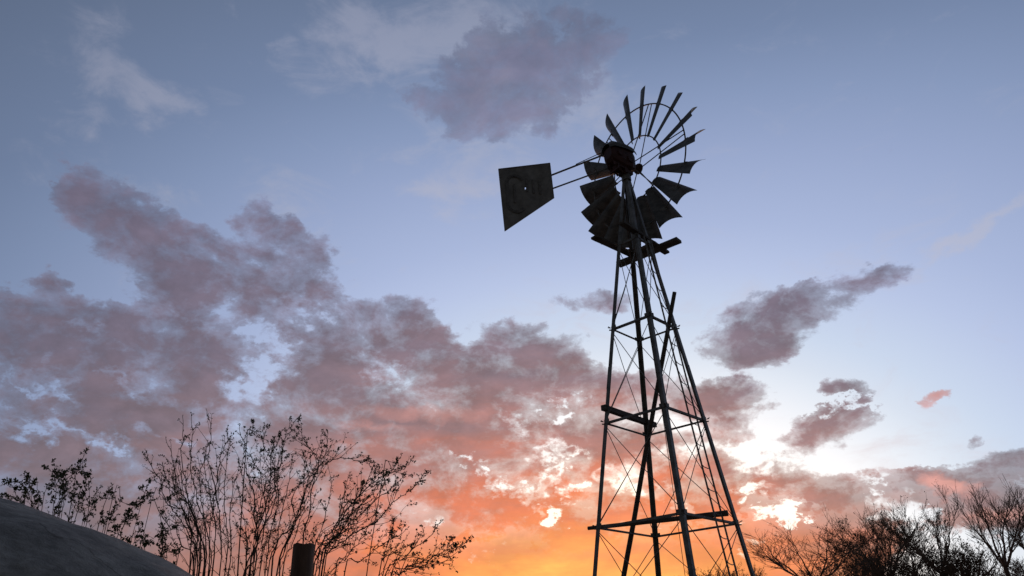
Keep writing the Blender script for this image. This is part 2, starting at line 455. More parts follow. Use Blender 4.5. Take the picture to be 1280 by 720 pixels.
# ------------------------------------------------------------------ ground
def ground():
    mb = MB(); n = 96; rings = [0, 2, 4, 7, 11, 16, 24, 40, 80, 200, 600, 2000, 8000]
    vs = [(0, 8, 0)]; fs = []
    for r in rings[1:]:
        for k in range(n):
            a = 2*math.pi*k/n; x = r*math.cos(a); y = 8 + r*math.sin(a)
            vs.append((x, y, noise.noise(Vector((x*.15, y*.15, 0))) * .10 * min(1, r/4) - .05))
    for k in range(n): fs.append((0, 1+k, 1+(k+1) % n))
    for i in range(len(rings)-2):
        for k in range(n):
            l = (k+1) % n
            fs.append((1+i*n+k, 1+(i+1)*n+k, 1+(i+1)*n+l, 1+i*n+l))
    mb.add(vs, fs)
    tag(mb.build('ground', M['soil'], None, True), kind='structure')
ground()

# ------------------------------------------------------------------ the windmill
AX, AY, YAW, APEX, TAPER = 1.837, 9.830, 0.0274, 8.537, 0.1599
KEYS = 'NRFL'
def cdir(k, add=0.0):
    a = YAW + KEYS.index(k)*math.pi/2 + add
    return Vector((math.sin(a), -math.cos(a), 0))
def corner(k, z):
    return Vector((AX, AY, z)) + cdir(k) * (TAPER*(APEX - z))
mill = empty('windmill', (AX, AY, 0), 'tall steel farm windmill with many bladed wheel and tail vane on a lattice tower', 'windmill')
LEV = [0.25, 1.59, 2.926, 4.26, 5.609, 6.965]
TOPZ = 8.22
for k in KEYS:
    s, t = .060, .007
    e1 = (cdir(k, math.pi/2) - cdir(k)).normalized(); e2 = (cdir(k, -math.pi/2) - cdir(k)).normalized()
    if k == 'N': s = .058
    if k == 'F': s = .054
    prof = [Vector((0,0,0)), e1*s, e1*s + e2*t, e1*t + e2*t, e1*t + e2*s, e2*s]
    a, b = corner(k, -.12), corner(k, TOPZ)
    mb = MB(); mb.bar(a, b, prof)
    # lapped splice lengths, each a touch proud of the leg
    o = cdir(k)*.0035
    for z in (2.2, 4.9):
        mb.bar(corner(k, z-.16)+o, corner(k, z+.16)+o, [p*1.01 for p in prof])
    leg = mb.build('leg', M['steel'], mill)
    fb = MB(); fb.box(corner(k, .02), (.09,0,0), (0,.09,0), (0,0,.05)); fb.build('foot_plate', M['steel'], leg)
PAIRS = [('N','R'), ('R','F'), ('F','L'), ('L','N')]
for z in LEV:
    for a, b in PAIRS:
        p, q = corner(a, z), corner(b, z)
        inn = (Vector((AX, AY, z)) - (p+q)/2).normalized()
        h, v, t = .037, .027, .005
        if z == LEV[-1]: h, v = .03, .03
        off = inn*.008
        d = (q-p).normalized()*.004
        prof = [Vector((0,0,0)), inn*h, inn*h + Vector((0,0,t)), inn*t + Vector((0,0,t)), inn*t + Vector((0,0,v)), Vector((0,0,v))]
        mb = MB(); mb.bar(p+off+d, q+off-d, prof); mb.build('girt', M['steel'], mill)
    for k in KEYS:
        # the pair of little lugs that clamp the girts and the rod ends at each joint
        mb = MB(); c = corner(k, z)
        for s in (-1, 1):
            e = (cdir(k, s*math.pi/2) - cdir(k)).normalized()
            mb.box(c + e*.055 + cdir(k)*.004 + Vector((0,0,.03)), e*.035, Vector((0,0,.028)), cdir(k)*.004)
            mb.tube([c + e*.012 + cdir(k)*.0 , c + e*.012 + cdir(k)*.035], .007, 6)
            mb.tube([c - e*.0 + cdir(k)*.004 + Vector((0,0,.03)), c - e*.028 + cdir(k)*.02 + Vector((0,0,.045))], .006, 6)
        mb.build('joint_plate', M['steel'], mill)
LEVB = LEV[:-1] + [6.93]
for i in range(len(LEVB)-1):
    z0, z1 = LEVB[i], LEVB[i+1]
    for a, b in PAIRS:
        inn = (Vector((AX, AY, 0)) - (corner(a, 0)+corner(b, 0))/2).normalized()
        for (s, e, o) in ((a, b, .012), (b, a, .026)):
            mb = MB()
            p, q = corner(s, z0 + .03) + inn*o, corner(e, z1 - .02) + inn*o
            sag = Vector((random.Random(i*7+ord(s)).uniform(-.012,.012), 0, -.006))
            mb.tube([p, (p+q)/2 + sag, q], .0052, 5); mb.build('brace_rod', M['steel'], mill)
# ladder up the face between the near and the right leg
la = (corner('R', 0) - corner('N', 0)).normalized()
lo = -(Vector((AX, AY, 0)) - (corner('N', 0)+corner('R', 0))/2).normalized()
def lad(z, s):
    return corner('N', z).lerp(corner('R', z), .555) + la*s + lo*.05
mb = MB(); mb.tube([lad(z*.5, -.088) for z in range(0, 15)], .0118, 6)
ladder = mb.build('ladder', M['steel'], mill)
mb = MB(); mb.tube([lad(z*.5, .088) for z in range(0, 15)], .0118, 6); mb.build('rail', M['steel'], ladder)
z = .18; rr_ = random.Random(4)
while z < 6.95:
    mb = MB(); dz = rr_.uniform(.026, .045)
    mb.tube([lad(z+.015, -.088), lad(z-dz*.7, -.062)+lo*.012, lad(z-dz, 0)+lo*.018, lad(z-dz*.7, .062)+lo*.012, lad(z+.015, .088)], .0062, 5)
    mb.build('rung', M['steel'], ladder); z += .283
# platform boards
def board(a, b, w, t, name, parent, m='timber', wn=0.0):
    a, b = Vector(a), Vector(b); d = (b-a).normalized(); s = d.cross(Vector((0,0,1))).normalized(); u = s.cross(d)
    mb = MB(); n = 10; R_ = random.Random(round(a.x*1000)); prev = None; vs = []; fs = []
    for i in range(n+1):
        p = a.lerp(b, i/n)
        ww = w/2*(1 + R_.uniform(-.04, .04)); tt = t/2*(1 + R_.uniform(-.08, .08))
        e = d*R_.uniform(-.012, .012) if i in (0, n) else Vector((0,0,0))
        for sx, su in ((-1,-1),(1,-1),(1,1),(-1,1)):
            vs.append(p + s*sx*ww + u*su*tt + (e*sx if sx > 0 else -e))
    for i in range(n):
        for k in range(4):
            l = (k+1) % 4; fs.append((i*4+k, i*4+l, i*4+4+l, i*4+4+k))
    fs += [(3,2,1,0), tuple(n*4+k for k in range(4))]
    mb.add(vs, fs); return mb.build(name, M[m], parent)
board((1.678,10.512,7.015), (2.502,9.797,7.015), .15, .045, 'platform_board', mill)
board((1.80,10.19,7.015), (2.17,9.855,7.015), .07, .035, 'platform_board', mill)
board((1.228,9.707,7.065), (1.867,10.288,7.065), .11, .035, 'platform_board', mill)
board((1.60,9.33,7.065), (2.409,10.276,7.065), .09, .035, 'platform_board', mill)
# square beam wired across two legs
board((1.155,9.765,4.475), (1.975,10.672,4.47), .072, .07, 'cross_beam', mill)
# mast pipe and wires
mb = MB(); mb.tube([(AX, AY, 6.9), (AX, AY, 8.32)], .030, 12); mb.tube([(AX, AY, 8.12), (AX, AY, 8.26)], .075, 12)
mast = mb.build('mast_pipe', M['steel'], mill, False)
mb = MB(); mb.tube([corner('N', 7.0)+Vector((-.03,.03,0)), corner('N', 4.2)+Vector((-.045,.03,0)), corner('N', 0.05)+Vector((-.13,.04,0))], .0038, 5)
mb.build('furl_wire', M['rust'], mill)
mb = MB(); mb.tube([(AX-.09, AY-.03, 6.2), (AX-.06, AY, 8.35)], .007, 6); mb.build('pump_rod', M['rust'], mill)

# wheel
PSI, TILT = R(55.6), .052
nrm = Vector((math.sin(PSI)*math.cos(TILT), math.cos(PSI)*math.cos(TILT), math.sin(TILT)))
uu = Vector((math.cos(PSI), -math.sin(PSI), 0)); vv = uu.cross(nrm)
if vv.z < 0: vv = -vv
WC = Vector((AX, AY, 8.439)) + nrm*.259
R1, R2, R3 = 1.305, 1.049, .534
def rad(th): return uu*math.cos(th) + vv*math.sin(th)
def tan(th): return vv*math.cos(th) - uu*math.sin(th)
def lathe(mb, c, axis, prof, n=16):
    x = axis.orthogonal().normalized(); y = axis.cross(x)
    vs = []; fs = []
    for (h, r) in prof:
        for k in range(n):
            a = 2*math.pi*k/n; vs.append(c + axis*h + (x*math.cos(a) + y*math.sin(a))*r)
    m_ = len(prof)
    for i in range(m_-1):
        for k in range(n):
            l = (k+1) % n; fs.append((i*n+k, i*n+l, (i+1)*n+l, (i+1)*n+k))
    fs += [tuple(range(n))[::-1], tuple(range((m_-1)*n, m_*n))]
    mb.add(vs, fs)
mb = MB()
lathe(mb, WC, nrm, [(-.20,.03),(-.17,.03),(-.165,.075),(-.145,.075),(-.14,.04),(.0,.04),(.01,.085),(.045,.09),(.05,.055),(.075,.05),(.08,.02),(.1,.02)], 14)
wheel = mb.build('wheel_hub', M['rust'], mill)
for rr, nm, th in ((R2, 'outer_ring', .0115), (R3, 'inner_ring', .0105)):
    mb = MB(); mb.tube([WC + rad(2*math.pi*i/96)*rr for i in range(96)], th, 6, closed=True)
    mb.build(nm, M['steel'], wheel, True)
for k in range(6):
    th = R(1 + 60*k)
    for ax_, dt in ((.03, -.035), (-.155, .035)):
        mb = MB(); mb.tube([WC + nrm*ax_ + rad(th)*.06 + tan(th)*dt*.4, WC + rad(th)*R2 + tan(th)*dt], .0085, 6)
        mb.build('spoke', M['steel'], wheel)
BETA = R(-39)
def blade(th, seed):
    r_ = random.Random(seed)
    beta = BETA + R(r_.uniform(-3, 3)); th += R(r_.uniform(-1, 1))
    N_ = nrm*math.cos(beta) + tan(th)*math.sin(beta); c_ = tan(th)*math.cos(beta) - nrm*math.sin(beta)
    mb = MB(); nr, nc = 7, 8; t = .0018; top = []; bot = []
    for i in range(nr):
        f = i/(nr-1); r0 = R3 - .015 + (R1 - R3 + .015)*f; ch = .165 + (.375-.165)*f
        for j in range(nc):
            s = j/(nc-1)*2 - 1
            p = WC + rad(th)*(r0 + (.018*(abs(s)**2) if i == nr-1 else 0)) + c_*(s*ch/2) + N_*((1-s*s)*(-.055)*(.6+.4*f) + .02)
            top.append(p + N_*t); bot.append(p - N_*t)
    fs = []; o = nr*nc
    for i in range(nr-1):
        for j in range(nc-1):
            a = i*nc+j; fs.append((a, a+1, a+nc+1, a+nc)); fs.append((o+a, o+a+nc, o+a+nc+1, o+a+1))
    rim = [j for j in range(nc)] + [i*nc+nc-1 for i in range(1, nr)] + [(nr-1)*nc+j for j in range(nc-2, -1, -1)] + [i*nc for i in range(nr-2, 0, -1)]
    for a, b in zip(rim, rim[1:]+rim[:1]): fs.append((b, a, o+a, o+b))
    mb.add(top+bot, fs)
    ob = mb.build('blade', M['blade'], wheel, False)
    # bracket that bolts the blade to the outer ring
    mb = MB(); c = WC + rad(th)*R2
    mb.box(c + N_*(-.018) + c_*.02, rad(th)*.028, c_*.055, N_*.012)
    mb.box(c - N_*.0 - c_*.03, rad(th)*.016, c_*.02, N_*.03)
    mb.build('blade_bracket', M['steel'], wheel)
for k in range(18): blade(R(11 + 20*k), 50+k)

# gearbox with its hood
gx = Vector((math.sin(PSI), math.cos(PSI), 0)); gy = Vector((gx.y, -gx.x, 0)); G0 = Vector((AX, AY, 0))
def gp(a, b, z): return G0 + gx*a + gy*b + Vector((0,0,z))
mb = MB()
sec = [(-.34,.09,8.42,8.60),(-.30,.125,8.36,8.66),(-.12,.14,8.31,8.68),(.06,.14,8.30,8.68),(.13,.11,8.32,8.64),(.17,.07,8.36,8.56)]
vs_ = []; fs_ = []
for a, w_, z0, z1 in sec:
    for k in range(12):
        an = 2*math.pi*(k+.5)/12; cx_ = math.copysign(abs(math.cos(an))**.55, math.cos(an)); sz_ = math.copysign(abs(math.sin(an))**.55, math.sin(an))
        vs_.append(gp(a, w_*cx_, (z0+z1)/2 + (z1-z0)/2*sz_))
for i in range(len(sec)-1):
    for k in range(12):
        l = (k+1) % 12; fs_.append((i*12+k, i*12+l, (i+1)*12+l, (i+1)*12+k))
fs_ += [tuple(range(12))[::-1], tuple(range(60, 72))]
mb.add(vs_, fs_)
mb.tube([gp(.1,0,8.439), gp(.30,0,8.45)], .028, 10)
mb.tube([gp(-.2,-.15,8.5), gp(-.2,.15,8.5)], .05, 10); mb.tube([gp(.0,-.155,8.45), gp(.0,.155,8.45)], .06, 10)
gear = mb.build('gearbox', M['gear'], mill)
mb = MB(); vs_ = []; fs_ = []
hs = [(-.37,.10,8.60,.10),(-.30,.145,8.62,.15),(-.10,.16,8.64,.17),(.08,.155,8.64,.155),(.16,.13,8.62,.11)]
for off in (0, .006):
    for a, w_, z0, h_ in hs:
        for k in range(9):
            an = math.pi*k/8; vs_.append(gp(a, (w_-off)*math.cos(an), z0 - .03 + (h_-off)*math.sin(an)**.8))
for i in range(4):
    for k in range(8):
        a = i*9+k; fs_.append((a, a+1, a+10, a+9)); fs_.append((45+a, 45+a+9, 45+a+10, 45+a+1))
for i in (0, 4):
    for k in range(8):
        a = i*9+k; fs_.append((a, 45+a, 46+a, a+1))
mb.add(vs_, fs_); mb.build('hood', M['blade'], gear)
# turntable bracket below the gearbox
mb = MB()
for s in (-1, 1):
    mb.tube([gp(-.33, s*.07, 8.40), gp(-.24, s*.06, 8.26), gp(-.02, s*.05, 8.20)], .014, 6)
    mb.tube([gp(-.30, s*.07, 8.45), gp(-.12, s*.06, 8.20)], .012, 6)
    mb.box(gp(-.16, s*.075, 8.31), gx*.14, gy*.006, Vector((0,0,.03)))
mb.box(gp(-.23, 0, 8.27), gx*.012, gy*.10, Vector((0,0,.05)))
mb.box(gp(0, 0, 8.25), gx*.08, gy*.08, Vector((0,0,.03)))
mb.build('turntable_bracket', M['gear'], gear)

# tail
MA = R(258); md = Vector((math.sin(MA), math.cos(MA), 0)); mn = Vector((-md.y, md.x, 0))     # mn points to the viewer's side
if mn.y > 0: mn = -mn
def tp(t, z, o=0.0): return G0 + md*t + Vector((0,0,z)) + mn*o
mb = MB(); mb.tube([tp(.05, 8.742), tp(1.194, 8.117), tp(1.42, 7.993, -.0)], .0155, 8); mb_t = mb
VT = {'TL': (2.023, 8.125), 'TR': (1.214, 8.323), 'LR': (1.187, 7.690), 'BT': (1.955, 7.046)}
# the rods run on behind the sheet
mb = MB(); mb.tube([tp(.05, 8.742, -.012), tp(1.194, 8.117, -.018), tp(1.50, 7.95, -.02)], .0150, 8)
tail = mb.build('tail_boom', M['steel'], mill)
mb = MB(); mb.tube([tp(.10, 8.426, -.012), tp(1.182, 7.877, -.018), tp(1.50, 7.716, -.02)], .0130, 8); mb.build('boom_rod', M['steel'], tail)
mb = MB(); mb.tube([tp(.80, 8.348, .0), tp(.45, 8.56, .01), tp(.08, 8.775, .0)], .006, 6); mb.build('furl_spring', M['rust'], tail)
mb = MB(); mb.tube([tp(.16, 8.69), tp(.19, 8.38)], .012, 6); mb.build('boom_strut', M['steel'], tail)
nu, nv = 46, 52; vs_ = []; fs_ = []
def vq(u_, v_):
    a = [VT['TL'][i]*(1-u_) + VT['TR'][i]*u_ for i in (0,1)]; b = [VT['BT'][i]*(1-u_) + VT['LR'][i]*u_ for i in (0,1)]
    return a[0]*(1-v_) + b[0]*v_, a[1]*(1-v_) + b[1]*v_
for side in (0, 1):
    for j in range(nv+1):
        for i in range(nu+1):
            t_, z_ = vq(i/nu, j/nv)
            wob = .004*math.sin(i*.35) + .005*noise.noise(Vector((t_*3, z_*3, 1)))
            vs_.append(tp(t_, z_, wob + (.0015 if side else -.0015)))
holes = {(21, 23), (21, 24), (22, 23), (31, 19)}
o_ = (nu+1)*(nv+1)
for j in range(nv):
    for i in range(nu):
        if (i, j) in holes: continue
        a = j*(nu+1)+i
        fs_.append((a, a+1, a+nu+2, a+nu+1)); fs_.append((o_+a, o_+a+nu+1, o_+a+nu+2, o_+a+1))
rim = [i for i in range(nu+1)] + [(j)*(nu+1)+nu for j in range(1, nv+1)] + [nv*(nu+1)+i for i in range(nu-1, -1, -1)] + [j*(nu+1) for j in range(nv-1, 0, -1)]
for a, b in zip(rim, rim[1:]+rim[:1]): fs_.append((a, b, o_+b, o_+a))
mb = MB(); mb.add(vs_, fs_); vane = mb.build('tail_vane', M['vane'], mill)
# folded edges of the sheet
mb = MB()
for p, q in (('TL','TR'),('TR','LR'),('LR','BT'),('BT','TL')):
    mb.tube([tp(*VT[p], .002), tp(*VT[q], .002)], .008 if p == 'TL' else .005, 6)
mb.build('folded_edge', M['steel'], vane)
# faded emblem: a tall rounded C with an inner bar and short strokes beside it
def strip(pts, w_, name='lettering'):
    mb = MB(); n_ = len(pts)
    for a, b in zip(pts, pts[1:]):
        A, B = Vector((a[0], a[1])), Vector((b[0], b[1])); d_ = (B-A).normalized(); s_ = Vector((-d_.y, d_.x))*w_/2
        A -= d_*.004; B += d_*.004
        q = [A+s_, B+s_, B-s_, A-s_]
        vs = [tp(p.x, p.y, .0125) for p in q] + [tp(p.x, p.y, .0075) for p in q]
        mb.add(vs, [(0,1,2,3),(7,6,5,4),(0,4,5,1),(1,5,6,2),(2,6,7,3),(3,7,4,0)])
    return mb.build(name, M['emblem'], vane)
cx_, cz_ = 1.775, 7.71; pts = []
for i in range(21):
    a = R(28) + R(304)*i/20
    # photo right is smaller t
    pts.append((cx_ - .125*math.cos(a), cz_ + .13*math.sin(a) + .19*(1 if math.sin(a) > 0 else -1) - .10*math.cos(a)*.0))
strip(pts, .045)
strip([(cx_+.015, 7.87), (cx_+.01, 7.55)], .03)
for k, t_ in enumerate((1.60, 1.50, 1.40)):
    strip([(t_, 7.99 - .01*k), (t_-.005, 7.76 - .01*k)], .035)

# ------------------------------------------------------------------ loose timber on the tower
def pole(pts, r0, r1, name, label, m_='timber'):
    mb = MB(); P = [Vector(p) for p in pts]; out = []; n_ = 14
    for i in range(n_+1):
        f = i/n_*(len(P)-1); a = min(int(f), len(P)-2); q = P[a].lerp(P[a+1], f-a)
        out.append(q + Vector((noise.noise(q*1.7), noise.noise(q*1.7+Vector((9,0,0))), 0))*.006)
    mb.tube(out, [r0+(r1-r0)*i/n_ + .002*noise.noise(Vector((i*.9, r0*100, 0))) for i in range(n_+1)], 9)
    o = mb.build(name, M[m_], None, True); tag(o, label, name.replace('_', ' ')); return o
pole([(0.876,10.232,3.005), (2.509,9.462,3.005)], .024, .036, 'timber_pole', 'weathered grey pole lying level across the lower girts of the windmill tower')
A_ = Vector((2.15,9.647,5.61)); C_ = Vector((1.446,10.358,2.93)); D_ = (C_-A_)/2.68
pole([A_ - D_*.42, A_, A_.lerp(C_, .5), C_, C_ + D_*2.95], .028, .036, 'leaning_pole', 'long dark pole leaning steeply up through the middle of the windmill tower')

# ------------------------------------------------------------------ boulder, post
def rock():
    # crest line of the rock by x at three metres in front of the eye
    cr = [(-6.2,.05),(-5.6,1.2),(-5.0,1.9),(-4.4,2.3),(-3.6,2.48)] + ROCKCREST + [(-.75,.35),(-.55,.02)]
    def crest(x):
        for (a, b), (c, d) in zip(cr, cr[1:]):
            if a <= x <= c: return b + (d-b)*(x-a)/(c-a)
        return 0
    nx, na = 150, 60; vs = []; fs = []
    for i in range(nx+1):
        x = -6.19 + (6.19-.56)*i/nx
        h = sum(crest(min(max(x+o, -6.19), -.56)) for o in (-.12,-.06,0,.06,.12))/5
        for j in range(na+1):
            f = math.pi*j/na
            w = 1.35*min(1, (h/.9))**.5
            y = 3.05 - w*math.cos(f)*(1 + .10*noise.noise(Vector((x*.9, j*.05, 3))))
            z = h*max(0, math.sin(f))**.62
            p = Vector((x, y, z))
            k = math.sin(f)
            dz = .10*noise.noise(Vector((p.x*.9, p.y*1.3, p.z*1.8)))*(1-.75*k**4) + .03*abs(noise.noise(p*2.3)) + .018*noise.noise(p*5.0)*(1-.6*k**4) + .006*noise.noise(p*14) + .0025*noise.noise(p*40)
            vs.append(p + Vector((0, -dz*1.6, dz*.8)) - Vector((0,0,.04)))
    for i in range(nx):
        for j in range(na):
            a = i*(na+1)+j; fs.append((a, a+na+1, a+na+2, a+1))
    mb = MB(); mb.add(vs, fs); o = mb.build('boulder', M['rock'], None, True)
    tag(o, 'big smooth grey boulder sloping down to the right in the near left corner', 'boulder')
def bearing(b, Y): return Vector((b[0]*Y, Y, EYE + b[1]*Y))
